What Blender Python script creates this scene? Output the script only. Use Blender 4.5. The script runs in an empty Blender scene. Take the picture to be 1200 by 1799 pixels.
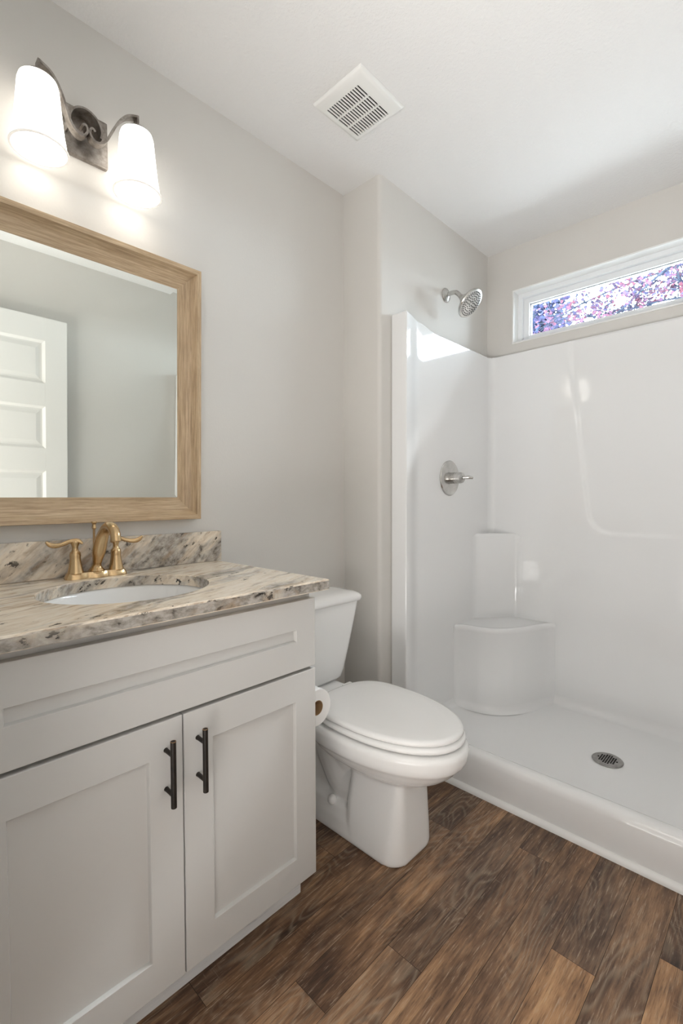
import bpy, bmesh, math, random
from mathutils import Vector, Matrix
random.seed(7)
scene = bpy.context.scene
COL = scene.collection

# ------------------------------------------------------------------ camera
F_PX = 823.79
yaw, pit, rol = 0.768340155, -0.0299482883, -0.00295568028
fw = Vector((-math.sin(yaw)*math.cos(pit), math.cos(yaw)*math.cos(pit), math.sin(pit)))
rt = Vector((math.cos(yaw), math.sin(yaw), 0)); up = rt.cross(fw)
r2 = rt*math.cos(rol) + up*math.sin(rol); u2 = -rt*math.sin(rol) + up*math.cos(rol)
cam = bpy.data.cameras.new('camera'); cam_o = bpy.data.objects.new('camera', cam); COL.objects.link(cam_o)
cam.sensor_fit = 'HORIZONTAL'; cam.sensor_width = 36.0; cam.lens = F_PX/1200*36.0
cam.clip_start = 0.02
M = Matrix((r2, u2, -fw)).transposed().to_4x4(); M.translation = Vector((1.456, -1.525, 1.108))
cam_o.matrix_world = M
scene.camera = cam_o

# ------------------------------------------------------------------ colour management, world, lights
scene.view_settings.view_transform = 'Standard'
scene.view_settings.look = 'None'
scene.view_settings.exposure = 0.20
scene.view_settings.gamma = 1.0
scene.view_settings.use_curve_mapping = False
scene.cycles.use_denoising = True
scene.cycles.max_bounces = 12
scene.cycles.diffuse_bounces = 6
scene.cycles.transparent_max_bounces = 16
scene.cycles.sample_clamp_indirect = 6.0

world = bpy.data.worlds.new('sky'); scene.world = world; world.use_nodes = True
bg = world.node_tree.nodes['Background']
bg.inputs[0].default_value = (0.80, 0.91, 1.0, 1); bg.inputs[1].default_value = 36.0

LAMP = 2.2            # glowing glass of the vanity light
HALL_FLOOR_FILL = 250.0   # added fill light, aimed up from the next room's floor (W)
HALL_TOP_FILL = 20.0      # added fill light under the next room's ceiling, no fixture (W)
SUN = 45.0             # hazy sun beyond the window

def area(name, loc, rot, sx, sy, power, color):
    l = bpy.data.lights.new(name, 'AREA'); l.shape = 'RECTANGLE'; l.size = sx; l.size_y = sy
    l.energy = power; l.color = color
    o = bpy.data.objects.new(name, l); COL.objects.link(o); o.location = loc; o.rotation_euler = rot
    return o
area('hall_floor_fill', (1.0, -3.25, 0.04), (math.radians(180), 0, 0), 3.0, 2.4, HALL_FLOOR_FILL, (1.0, 0.985, 0.962))
p = area('window_portal', (0.97, 1.05, 2.07), (math.radians(90), 0, math.radians(180)), 1.2, 0.27, 1.0, (1, 1, 1)); p.data.cycles.is_portal = True
sl = bpy.data.lights.new('hazy_sun', 'SUN'); sl.energy = SUN; sl.angle = math.radians(26); sl.color = (0.97, 0.98, 1.0)
so = bpy.data.objects.new('hazy_sun', sl); COL.objects.link(so)
so.rotation_euler = Vector((-0.24, -0.90, -1.12)).to_track_quat('-Z', 'Y').to_euler()
area('hall_top_fill', (1.1, -3.0, 2.40), (0, 0, 0), 2.2, 2.2, HALL_TOP_FILL, (1.0, 0.93, 0.85))

# ------------------------------------------------------------------ material helpers
class NT:
    def __init__(s, name):
        s.m = bpy.data.materials.new(name); s.m.use_nodes = True
        s.t = s.m.node_tree; s.n = s.t.nodes; s.l = s.t.links
        s.b = s.n['Principled BSDF']; s.out = s.n['Material Output']
    def add(s, typ, **kw):
        nd = s.n.new(typ)
        for k, v in kw.items(): setattr(nd, k, v)
        return nd
    def put(s, sock, v):
        if hasattr(v, 'is_output') or isinstance(v, bpy.types.NodeSocket): s.l.new(v, sock)
        else: sock.default_value = v
    def math(s, op, a, b=0.0, c=None, clamp=False):
        nd = s.add('ShaderNodeMath', operation=op, use_clamp=clamp)
        s.put(nd.inputs[0], a); s.put(nd.inputs[1], b)
        if c is not None: s.put(nd.inputs[2], c)
        return nd.outputs[0]
    def mix(s, fac, a, b, mode='MIX'):
        nd = s.add('ShaderNodeMix', data_type='RGBA', blend_type=mode)
        s.put(nd.inputs[0], fac); s.put(nd.inputs[6], a); s.put(nd.inputs[7], b)
        return nd.outputs[2]
    def ramp(s, fac, stops):
        nd = s.add('ShaderNodeValToRGB'); el = nd.color_ramp.elements
        while len(el) < len(stops): el.new(0.5)
        for e, (p, c) in zip(el, stops):
            e.position = p; e.color = c if len(c) == 4 else (*c, 1)
        s.put(nd.inputs[0], fac); return nd.outputs[0]
    def noise(s, vec, scale, detail=3, rough=0.5, dist=0.0):
        nd = s.add('ShaderNodeTexNoise')
        if vec is not None: s.l.new(vec, nd.inputs['Vector'])
        nd.inputs['Scale'].default_value = scale; nd.inputs['Detail'].default_value = detail
        nd.inputs['Roughness'].default_value = rough; nd.inputs['Distortion'].default_value = dist
        return nd.outputs[0]
    def mapping(s, vec, scale=(1, 1, 1), rot=(0, 0, 0), loc=(0, 0, 0)):
        nd = s.add('ShaderNodeMapping'); s.l.new(vec, nd.inputs[0])
        nd.inputs['Scale'].default_value = scale; nd.inputs['Rotation'].default_value = rot; nd.inputs['Location'].default_value = loc
        return nd.outputs[0]
    def coord(s, kind='Object'):
        return s.add('ShaderNodeTexCoord').outputs[kind]
    def bump(s, h, strength=0.2, dist=0.002):
        nd = s.add('ShaderNodeBump'); nd.inputs['Strength'].default_value = strength
        nd.inputs['Distance'].default_value = dist; s.l.new(h, nd.inputs['Height'])
        s.l.new(nd.outputs[0], s.b.inputs['Normal'])

def C4(c): return (*c, 1) if len(c) == 3 else c
def plain(name, color, rough=0.5, metal=0.0, spec=0.5, bump=None, coat=0.0):
    t = NT(name); t.b.inputs['Base Color'].default_value = C4(color)
    t.b.inputs['Roughness'].default_value = rough; t.b.inputs['Metallic'].default_value = metal
    t.b.inputs['Specular IOR Level'].default_value = spec
    if coat: t.b.inputs['Coat Weight'].default_value = coat; t.b.inputs['Coat Roughness'].default_value = 0.03
    if bump: t.bump(t.noise(t.coord(), bump[0], 4, 0.55), bump[1], bump[2])
    return t.m

def wall_material(name, color, sc, st, mottled=0.02):
    t = NT(name); co = t.coord()
    n = t.noise(co, 2.0, 2)
    c = t.mix(n, C4([x*(1-mottled) for x in color]), C4([min(1, x*(1+mottled)) for x in color]))
    t.l.new(c, t.b.inputs['Base Color']); t.b.inputs['Roughness'].default_value = 0.75
    t.b.inputs['Specular IOR Level'].default_value = 0.25
    h = t.noise(co, sc, 3, 0.6)
    t.bump(h, st, 0.004)
    return t.m

MAT = {}
MAT['wall'] = wall_material('grey_wall_paint', (0.655, 0.635, 0.605), 130, 0.08)
MAT['ceiling'] = wall_material('textured_ceiling_paint', (0.78, 0.775, 0.77), 85, 0.60)
MAT['trim'] = plain('white_trim_paint', (0.83, 0.83, 0.82), 0.35, bump=(40, 0.02, 0.002))
MAT['door'] = plain('white_door_paint', (0.80, 0.79, 0.77), 0.4, bump=(60, 0.02, 0.002))
MAT['vinyl'] = plain('white_window_vinyl', (0.84, 0.86, 0.88), 0.3, bump=(50, 0.01, 0.001))
MAT['acrylic'] = plain('glossy_white_acrylic', (0.825, 0.828, 0.83), 0.05, spec=0.75, bump=(3.0, 0.012, 0.01))
MAT['ceramic'] = plain('glazed_white_ceramic', (0.88, 0.88, 0.875), 0.06, spec=0.5, bump=(5, 0.006, 0.004))
MAT['seat'] = plain('white_seat_plastic', (0.90, 0.90, 0.895), 0.16, bump=(6, 0.006, 0.003))
MAT['nickel'] = None
MAT['hall'] = plain('hall_paint', (0.34, 0.335, 0.33), 0.8, bump=(100, 0.05, 0.003))
MAT['dark'] = plain('dark_cavity', (0.012, 0.011, 0.010), 0.9, spec=0.1, bump=(30, 0.05, 0.002))
MAT['plastic'] = plain('white_vent_plastic', (0.80, 0.80, 0.78), 0.4, bump=(60, 0.01, 0.001))
MAT['paper'] = plain('white_tissue_paper', (0.85, 0.85, 0.84), 0.95, spec=0.1, bump=(220, 0.25, 0.001))
MAT['card'] = plain('brown_cardboard', (0.36, 0.22, 0.11), 0.9, bump=(200, 0.2, 0.001))
MAT['seam'] = plain('dark_plank_seam', (0.02, 0.013, 0.009), 0.8, bump=(90, 0.1, 0.001))

def metal(name, dark, light, rough, sc=18, metal_v=1.0, stretch=(1, 1, 1), var=0.1):
    t = NT(name); co = t.mapping(t.coord(), scale=stretch)
    n = t.noise(co, sc, 5, 0.65)
    t.l.new(t.ramp(n, [(0.35, dark), (0.65, light)]), t.b.inputs['Base Color'])
    t.b.inputs['Metallic'].default_value = metal_v
    t.l.new(t.math('MULTIPLY_ADD', n, var, rough-var/2), t.b.inputs['Roughness'])
    return t.m
MAT['nickel'] = metal('brushed_nickel', (0.50, 0.49, 0.47), (0.62, 0.61, 0.59), 0.24, 30)
MAT['bronze_gold'] = metal('champagne_bronze', (0.56, 0.39, 0.21), (0.64, 0.46, 0.26), 0.25, 25)
MAT['pewter'] = metal('mottled_antique_pewter', (0.20, 0.175, 0.155), (0.40, 0.37, 0.34), 0.38, 42, 0.9)
MAT['oil_bronze'] = metal('oil_rubbed_bronze', (0.010, 0.0075, 0.006), (0.022, 0.016, 0.012), 0.42, 60, 0.0)
MAT['oil_bronze'].node_tree.nodes['Principled BSDF'].inputs['Specular IOR Level'].default_value = 0.25
MAT['drain'] = metal('brushed_steel_drain', (0.30, 0.29, 0.28), (0.42, 0.41, 0.40), 0.35, 60)
MAT['copper_worn'] = metal('worn_copper_edge', (0.25, 0.14, 0.07), (0.4, 0.25, 0.14), 0.35, 80)
MAT['rubber'] = plain('grey_rubber', (0.03, 0.03, 0.032), 0.6, bump=(80, 0.05, 0.001))

def cabinet_material():
    t = NT('greige_cabinet_paint'); co = t.coord()
    n = t.noise(co, 4, 2)
    t.l.new(t.mix(n, (0.505, 0.495, 0.478, 1), (0.525, 0.515, 0.498, 1)), t.b.inputs['Base Color'])
    t.b.inputs['Roughness'].default_value = 0.36
    t.bump(t.noise(co, 260, 2), 0.02, 0.001)
    return t.m
MAT['cabinet'] = cabinet_material()
def toe_material():
    t = NT('scuffed_white_toe_board'); co = t.mapping(t.coord(), scale=(1, 0.18, 3))
    n = t.noise(co, 40, 6, 0.7)
    t.l.new(t.ramp(n, [(0.30, (0.36, 0.36, 0.37)), (0.40, (0.70, 0.70, 0.70)), (0.7, (0.76, 0.76, 0.755))]), t.b.inputs['Base Color'])
    t.b.inputs['Roughness'].default_value = 0.5
    return t.m
MAT['toe'] = toe_material()

def glow(name, color, strength):
    t = NT(name); t.b.inputs['Base Color'].default_value = (0.85, 0.84, 0.82, 1)
    t.b.inputs['Roughness'].default_value = 0.3
    n = t.noise(t.coord(), 6, 2)
    t.l.new(t.mix(n, C4(color), C4([min(1, c*1.02) for c in color])), t.b.inputs['Emission Color'])
    t.b.inputs['Emission Strength'].default_value = strength
    return t.m
MAT['shade'] = glow('lit_frosted_glass', (1.0, 0.945, 0.87), LAMP)
MAT['rim'] = glow('frosted_glass_rim', (1.0, 0.945, 0.87), 0.35)
MAT['bulb'] = glow('lit_bulb', (1.0, 0.93, 0.84), LAMP*2.4)

def mirror_material():
    t = NT('silvered_mirror'); n = t.noise(t.coord(), 2, 1)
    t.l.new(t.mix(n, (0.82, 0.85, 0.81, 1), (0.83, 0.86, 0.82, 1)), t.b.inputs['Base Color'])
    t.b.inputs['Metallic'].default_value = 1; t.b.inputs['Roughness'].default_value = 0.012
    return t.m
MAT['mirror'] = mirror_material()

def glass_material():
    t = NT('clear_window_glass')
    tr = t.add('ShaderNodeBsdfTransparent'); tr.inputs[0].default_value = (0.96, 0.98, 0.98, 1)
    gl = t.add('ShaderNodeBsdfGlossy'); gl.inputs['Roughness'].default_value = 0.01
    fr = t.add('ShaderNodeFresnel'); fr.inputs[0].default_value = 1.45
    mx = t.add('ShaderNodeMixShader'); t.l.new(fr.outputs[0], mx.inputs[0])
    t.l.new(tr.outputs[0], mx.inputs[1]); t.l.new(gl.outputs[0], mx.inputs[2]); t.l.new(mx.outputs[0], t.out.inputs[0])
    return t.m
MAT['glass'] = glass_material()

def granite(name, rot, stretch, grey=0.0, seed=0.0, speck=0.5, tint=1.0):
    t = NT(name); co = t.coord()
    warp = t.noise(co, 7, 3, 0.5)
    wv = t.add('ShaderNodeVectorMath', operation='SCALE'); 
    cmb = t.add('ShaderNodeCombineXYZ'); t.put(cmb.inputs[0], warp); t.put(cmb.inputs[1], warp); t.put(cmb.inputs[2], warp)
    t.l.new(cmb.outputs[0], wv.inputs[0]); wv.inputs['Scale'].default_value = 0.05
    ad = t.add('ShaderNodeVectorMath', operation='ADD'); t.l.new(co, ad.inputs[0]); t.l.new(wv.outputs[0], ad.inputs[1])
    v0 = t.mapping(ad.outputs[0], rot=rot, loc=(seed, seed*0.7, seed*0.3))
    v = t.mapping(v0, scale=stretch)
    band = t.noise(v, 6.5, 4, 0.6)
    fine = t.noise(v, 30, 6, 0.7)
    spots = t.noise(t.mapping(v0, scale=(0.8, 0.45, 0.8)), 75, 4, 0.65)
    cl = t.noise(v, 9, 3, 0.6)
    base = t.ramp(fine, [(0.30, (0.66, 0.53, 0.40)), (0.48, (0.84, 0.73, 0.59)), (0.65, (0.90, 0.83, 0.72))])
    g0 = 0.56 - grey
    gmask = t.ramp(band, [(g0-0.04, (0, 0, 0)), (g0+0.10, (1, 1, 1))])
    greyc = t.ramp(spots, [(0.36, (0.09, 0.08, 0.075)), (0.48, (0.25, 0.235, 0.22)), (0.62, (0.48, 0.45, 0.42))])
    c = t.mix(t.math('MULTIPLY', gmask, 0.8), base, greyc)
    # tan veins
    tan = t.ramp(t.noise(v, 14, 4, 0.6), [(0.55, (0, 0, 0)), (0.66, (1, 1, 1))])
    c = t.mix(t.math('MULTIPLY', tan, 0.6), c, (0.34, 0.23, 0.14, 1))
    # dark specks gathered in bands
    sp = t.ramp(spots, [(0.355, (1, 1, 1)), (0.405, (0, 0, 0))])
    spc = t.math('MULTIPLY', sp, t.ramp(cl, [(0.5-speck*0.12, (0, 0, 0)), (0.6, (1, 1, 1))]))
    c = t.mix(spc, c, (0.028, 0.024, 0.022, 1))
    if tint < 1: c = t.mix(1.0, c, (tint, tint*0.99, tint*0.98, 1), 'MULTIPLY')
    t.l.new(c, t.b.inputs['Base Color'])
    t.b.inputs['Roughness'].default_value = 0.14
    return t.m
MAT['granite'] = granite('polished_cream_granite', (0, 0, math.radians(-22)), (3.0, 0.42, 2.0), grey=0.02, seed=1.3, speck=-0.3)
MAT['granite_edge'] = granite('granite_cut_edge', (0, 0, math.radians(-10)), (1.2, 0.8, 1.3), grey=0.24, seed=2.1, speck=0.9, tint=0.72)  # greyer, speckled cut stone; tint also paints shade into the vertical edge
MAT['granite_splash'] = granite('granite_backsplash', (math.radians(-42), 0, 0), (1.5, 0.55, 2.2), grey=0.075, seed=4.2, speck=1.2, tint=0.92)

def oak_material():
    t = NT('light_oak_veneer'); uv = t.coord('UV')
    v = t.mapping(uv, scale=(1.2, 26, 1))
    n = t.noise(v, 7, 7, 0.65, 0.4)
    pores = t.noise(t.mapping(uv, scale=(8, 320, 1)), 3, 3, 0.6)
    c = t.ramp(n, [(0.30, (0.33, 0.22, 0.125)), (0.5, (0.50, 0.36, 0.22)), (0.70, (0.66, 0.50, 0.325))])
    c = t.mix(t.math('MULTIPLY', t.ramp(pores, [(0.36, (1, 1, 1)), (0.46, (0, 0, 0))]), 0.35), c, (0.2, 0.13, 0.075, 1))
    t.l.new(c, t.b.inputs['Base Color']); t.b.inputs['Roughness'].default_value = 0.30; t.b.inputs['Specular IOR Level'].default_value = 0.65
    t.bump(pores, 0.05, 0.001)
    return t.m
MAT['oak'] = oak_material()

def plank_material():
    t = NT('rustic_brown_plank'); uv = t.coord('UV')
    at = t.add('ShaderNodeAttribute', attribute_name='plank')
    sep = t.add('ShaderNodeSeparateColor'); t.l.new(at.outputs['Color'], sep.inputs[0])
    tone, gray, seed = sep.outputs[0], sep.outputs[1], sep.outputs[2]
    cmb = t.add('ShaderNodeCombineXYZ'); sx = t.add('ShaderNodeSeparateXYZ'); t.l.new(uv, sx.inputs[0])
    t.put(cmb.inputs[0], sx.outputs[0]); t.put(cmb.inputs[1], sx.outputs[1]); t.put(cmb.inputs[2], t.math('MULTIPLY', seed, 37.0))
    P = cmb.outputs[0]
    wz = (1, 1, 1)
    patch = t.noise(t.mapping(P, scale=(9, 3.2, 1)), 1.0, 4, 0.6)
    streak = t.noise(t.mapping(P, scale=(55, 4.5, 1)), 1.0, 6, 0.65, 0.5)
    fine = t.noise(t.mapping(P, scale=(260, 16, 1)), 1.0, 4, 0.7)
    cross = t.noise(t.mapping(P, scale=(18, 240, 1)), 1.0, 2, 0.5)
    # cathedral rings: distorted distance bands
    ringv = t.noise(t.mapping(P, scale=(7, 1.7, 1)), 1.0, 2, 0.45, 0.3)
    ring = t.math('SINE', t.math('MULTIPLY_ADD', ringv, 170.0, t.math('MULTIPLY', fine, 2.2)))
    ringm = t.math('POWER', t.math('MULTIPLY_ADD', ring, 0.5, 0.5), 2.5)
    knots = t.noise(t.mapping(P, scale=(16, 9, 1)), 1.0, 3, 0.5)
    v = t.math('MULTIPLY_ADD', patch, 1.25, -0.53)
    v = t.math('ADD', v, t.math('MULTIPLY', tone, 0.55))
    v = t.math('ADD', v, t.math('MULTIPLY_ADD', streak, 1.05, -0.525))
    v = t.math('ADD', v, t.math('MULTIPLY_ADD', fine, 0.55, -0.275))
    warm = t.ramp(v, [(0.02, (0.024, 0.011, 0.006)), (0.25, (0.095, 0.046, 0.023)), (0.5, (0.22, 0.115, 0.056)), (0.75, (0.44, 0.245, 0.12)), (1.0, (0.62, 0.38, 0.195))])
    cool = t.ramp(v, [(0.02, (0.025, 0.016, 0.012)), (0.25, (0.080, 0.052, 0.038)), (0.5, (0.160, 0.112, 0.080)), (0.75, (0.27, 0.20, 0.145)), (1.0, (0.40, 0.30, 0.22))])
    c = t.mix(t.math('MULTIPLY', gray, 0.55), warm, cool)
    rm = t.math('MULTIPLY', ringm, t.ramp(t.noise(t.mapping(P, scale=(6, 1.3, 1), loc=(3, 5, 0)), 1.0, 2), [(0.46, (0, 0, 0)), (0.62, (1, 1, 1))]))
    c = t.mix(t.math('MULTIPLY', rm, 0.42), c, (0.36, 0.285, 0.205, 1))
    lite = t.ramp(fine, [(0.58, (0, 0, 0)), (0.68, (1, 1, 1))])
    dk = t.ramp(fine, [(0.32, (1, 1, 1)), (0.42, (0, 0, 0))])
    c = t.mix(t.math('MULTIPLY', dk, 0.5), c, (0.03, 0.017, 0.010, 1))
    c = t.mix(t.math('MULTIPLY', lite, 0.62), c, (0.46, 0.37, 0.28, 1))
    saw = t.math('MULTIPLY', t.ramp(cross, [(0.6, (0, 0, 0)), (0.7, (1, 1, 1))]), t.ramp(knots, [(0.52, (0, 0, 0)), (0.66, (1, 1, 1))]))
    c = t.mix(t.math('MULTIPLY', saw, 0.3), c, (0.36, 0.27, 0.19, 1))
    kn = t.ramp(knots, [(0.24, (1, 1, 1)), (0.34, (0, 0, 0))])
    c = t.mix(t.math('MULTIPLY', kn, 0.65), c, (0.022, 0.012, 0.008, 1))
    t.l.new(c, t.b.inputs['Base Color'])
    t.l.new(t.math('MULTIPLY_ADD', fine, 0.2, 0.32), t.b.inputs['Roughness'])
    t.bump(t.math('ADD', fine, t.math('MULTIPLY', streak, 0.6)), 0.12, 0.0015)
    return t.m
MAT['plank'] = plank_material()

def leaf_material(name, a, b):
    t = NT(name)
    n = t.noise(t.coord(), 9, 3)
    t.l.new(t.ramp(n, [(0.38, a), (0.62, b)]), t.b.inputs['Base Color'])
    t.b.inputs['Roughness'].default_value = 0.9; t.b.inputs['Specular IOR Level'].default_value = 0.0
    return t.m
MAT['leaf'] = leaf_material('plum_purple_leaf', (0.0222, 0.0225, 0.0443), (0.0648, 0.0239, 0.0324))
MAT['leaf_blue'] = leaf_material('blue_spruce_needles', (0.0154, 0.0232, 0.0461), (0.0324, 0.0273, 0.0563))
MAT['bark'] = leaf_material('blue_grey_bark', (0.0120, 0.0157, 0.0256), (0.0256, 0.0290, 0.0392))
MAT['ground'] = leaf_material('pale_bounce_ground', (0.62, 0.62, 0.61), (0.70, 0.70, 0.69))  # unseen ground, made pale to bounce daylight up through the window

# ------------------------------------------------------------------ object helpers
def empty(name, loc=(0, 0, 0)):
    o = bpy.data.objects.new(name, None); o.empty_display_size = 0.05; COL.objects.link(o); o.location = loc; return o
def tag(o, label, cat, group=None):
    o['label'] = label; o['category'] = cat
    if group: o['group'] = group
    return o
def struct(o): o['kind'] = 'structure'; return o
bpy.context.view_layer.update()
def link(name, bm, mat, parent=None, smooth=False, angle=35, loc=None, fix=True):
    """bm in world coordinates; origin set to loc (default: bounding box base)"""
    me = bpy.data.meshes.new(name)
    bm.normal_update()
    if fix: bmesh.ops.recalc_face_normals(bm, faces=bm.faces[:])
    if loc is None:
        if parent is not None: loc = parent.matrix_world.translation
        else:
            vs = [v.co for v in bm.verts]
            loc = Vector(((min(v.x for v in vs)+max(v.x for v in vs))/2, (min(v.y for v in vs)+max(v.y for v in vs))/2, min(v.z for v in vs)))
    loc = Vector(loc)
    for v in bm.verts: v.co -= loc
    bm.to_mesh(me); bm.free()
    o = bpy.data.objects.new(name, me); COL.objects.link(o)
    mats = mat if isinstance(mat, (list, tuple)) else [mat]
    for m in mats: me.materials.append(m)
    o.location = loc
    if parent is not None:
        o.parent = parent
    o.matrix_world = Matrix.Translation(loc)
    if smooth:
        for p in me.polygons: p.use_smooth = True
        try: me.set_sharp_from_angle(angle=math.radians(angle))
        except Exception: pass
    bpy.context.view_layer.update()
    return o

def box(bm, x0, x1, y0, y1, z0, z1, bev=0.0, seg=2, mi=0):
    r = bmesh.ops.create_cube(bm, size=1.0)
    vs = r['verts']
    for v in vs:
        v.co = Vector((x0+(v.co.x+.5)*(x1-x0), y0+(v.co.y+.5)*(y1-y0), z0+(v.co.z+.5)*(z1-z0)))
    fs = set(f for v in vs for f in v.link_faces)
    for f in fs: f.material_index = mi
    if bev > 0:
        es = set(e for f in fs for e in f.edges)
        bmesh.ops.bevel(bm, geom=list(es), offset=bev, segments=seg, profile=0.7, affect='EDGES', clamp_overlap=True)
    return bm
def B(*a, **k):
    bm = bmesh.new(); return box(bm, *a, **k)

def loft(bm, rings, cap0=True, cap1=True, closed=True, mi=0):
    vr = [[bm.verts.new(p) for p in r] for r in rings]
    n = len(rings[0])
    for a, b in zip(vr, vr[1:]):
        for i in range(n if closed else n-1):
            j = (i+1) % n
            f = bm.faces.new((a[i], a[j], b[j], b[i])); f.material_index = mi
    if cap0: bm.faces.new(list(reversed(vr[0]))).material_index = mi
    if cap1: bm.faces.new(vr[-1]).material_index = mi
    return vr

def frame_axes(d):
    d = d.normalized(); a = Vector((0, 0, 1)) if abs(d.z) < .9 else Vector((1, 0, 0))
    x = d.cross(a).normalized(); return x, d.cross(x).normalized()
def lathe(bm, origin, axis, prof, n=32, mi=0, cap0=True, cap1=True):
    """prof: list of (radius, height along axis)"""
    origin = Vector(origin); axis = Vector(axis).normalized(); x, y = frame_axes(axis)
    rings = []
    for r, h in prof:
        r = max(r, 1e-5)
        rings.append([origin+axis*h+(x*math.cos(2*math.pi*i/n)+y*math.sin(2*math.pi*i/n))*r for i in range(n)])
    loft(bm, rings, cap0, cap1, mi=mi)
def catmull(pts, sub=6):
    P = [Vector(p) for p in pts]; out = []
    for i in range(len(P)-1):
        a, b, c, d = P[max(i-1, 0)], P[i], P[i+1], P[min(i+2, len(P)-1)]
        for k in range(sub):
            t = k/sub
            out.append(0.5*((2*b)+(c-a)*t+(2*a-5*b+4*c-d)*t*t+(3*b-a-3*c+d)*t**3))
    out.append(P[-1]); return out
def tube(bm, pts, rad, n=14, sub=6, mi=0, flat=None):
    """pts smoothed; rad number or list (one per control point)"""
    if not isinstance(rad, (list, tuple)): rad = [rad]*len(pts)
    P4 = catmull([Vector(p) for p in pts], sub)
    R4 = [v.x for v in catmull([Vector((r, 0, 0)) for r in rad], sub)]
    x = None; rings = []
    for i, p in enumerate(P4):
        d = (P4[min(i+1, len(P4)-1)]-P4[max(i-1, 0)]).normalized()
        if x is None: x, y = frame_axes(d)
        else:
            x = (x-d*x.dot(d)).normalized(); y = d.cross(x)
        rings.append([p+(x*math.cos(2*math.pi*k/n)+y*math.sin(2*math.pi*k/n))*R4[i] for k in range(n)])
    loft(bm, rings, mi=mi)
def prism(bm, outline, z0, z1, mi=0):
    return loft(bm, [[Vector((x, y, z0)) for x, y in outline], [Vector((x, y, z1)) for x, y in outline]], mi=mi)
def ribbon(bm, yz, x0, x1, th, sub=8, xo=None):
    """flat metal band following a path in the y-z plane, from x0 to x1, shifted by xo along it"""
    P = catmull([Vector((xo[i] if xo else 0, p[0], p[1])) for i, p in enumerate(yz)], sub); rings = []
    for i, p in enumerate(P):
        d = (P[min(i+1, len(P)-1)]-P[max(i-1, 0)]); d.x = 0; d.normalize(); n = Vector((0, -d.z, d.y))*th/2
        a, b = p+n, p-n
        rings.append([Vector((x0+p.x, a.y, a.z)), Vector((x1+p.x, a.y, a.z)), Vector((x1+p.x, b.y, b.z)), Vector((x0+p.x, b.y, b.z))])
    loft(bm, rings)

# ------------------------------------------------------------------ room shell
XR, YF, YB, H = 1.735, -1.445, 0.941, 2.44
XP = 0.206
struct(link('wall_left', B(-0.12, 0, YF-0.12, YB+0.14, -0.02, H+0.02), MAT['wall']))
struct(link('wall_right', B(XR, XR+0.12, YF-0.12, YB+0.14, -0.02, H+0.02), MAT['wall']))
# partition beside the shower: rounded corner
bm = bmesh.new()
R = 0.018; out = [(0.0, 0.0), (XP-R, 0.0)]
for i in range(1, 9):
    a = math.radians(-90+90*i/8); out.append((XP-R+R*math.cos(a), R+R*math.sin(a)))
out += [(XP, YB), (0.0, YB)]
prism(bm, out, 0.0, H)
struct(link('wall_partition', bm, MAT['wall'], smooth=True, angle=30))
# back wall with window opening
WX0, WX1, WZ0, WZ1 = 0.352, 1.588, 1.930, 2.210
bm = bmesh.new(); T = 0.14
box(bm, -0.12, WX0, YB, YB+T, -0.02, H+0.02); box(bm, WX1, XR+0.12, YB, YB+T, -0.02, H+0.02)
box(bm, WX0, WX1, YB, YB+T, -0.02, WZ0); box(bm, WX0, WX1, YB, YB+T, WZ1, H+0.02)
struct(link('wall_back', bm, MAT['wall']))
# front wall with doorway
DX0, DX1, DZ = 0.79, 1.70, 2.058
bm = bmesh.new()
box(bm, -0.12, DX0, YF-0.10, YF, -0.02, H+0.02); box(bm, DX1, XR+0.12, YF-0.10, YF, -0.02, H+0.02)
box(bm, DX0, DX1, YF-0.10, YF, DZ, H+0.02)
struct(link('wall_front', bm, MAT['wall']))
struct(link('ceiling', B(-0.12, XR+0.12, YF-0.12, YB+0.14, H, H+0.12), MAT['ceiling']))
# door casing and jamb
bm = bmesh.new()
for x0, x1 in ((DX0-0.055, DX0+0.004), (DX1-0.004, DX1+0.034)): box(bm, x0, x1, YF, YF+0.014, 0.0, DZ+0.055, 0.003)
box(bm, DX0-0.055, DX1+0.034, YF, YF+0.014, DZ-0.004, DZ+0.055, 0.003)
for x0, x1 in ((DX0, DX0+0.012), (DX1-0.012, DX1)): box(bm, x0, x1, YF-0.10, YF, 0.0, DZ)
struct(link('trim_2', bm, MAT['trim']))
# baseboards
def baseboard(name, x0, x1, y0, y1):
    bm = B(x0, x1, y0, y1, 0.0, 0.088, 0.004, 2); struct(link(name, bm, MAT['trim']))
baseboard('baseboard_left', 0.0, 0.013, -0.672, -0.0005)
baseboard('baseboard_partition', 0.014, 0.19, -0.013, 0.0)
baseboard('baseboard_right', XR-0.013, XR, YF+0.016, 0.04)

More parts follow.
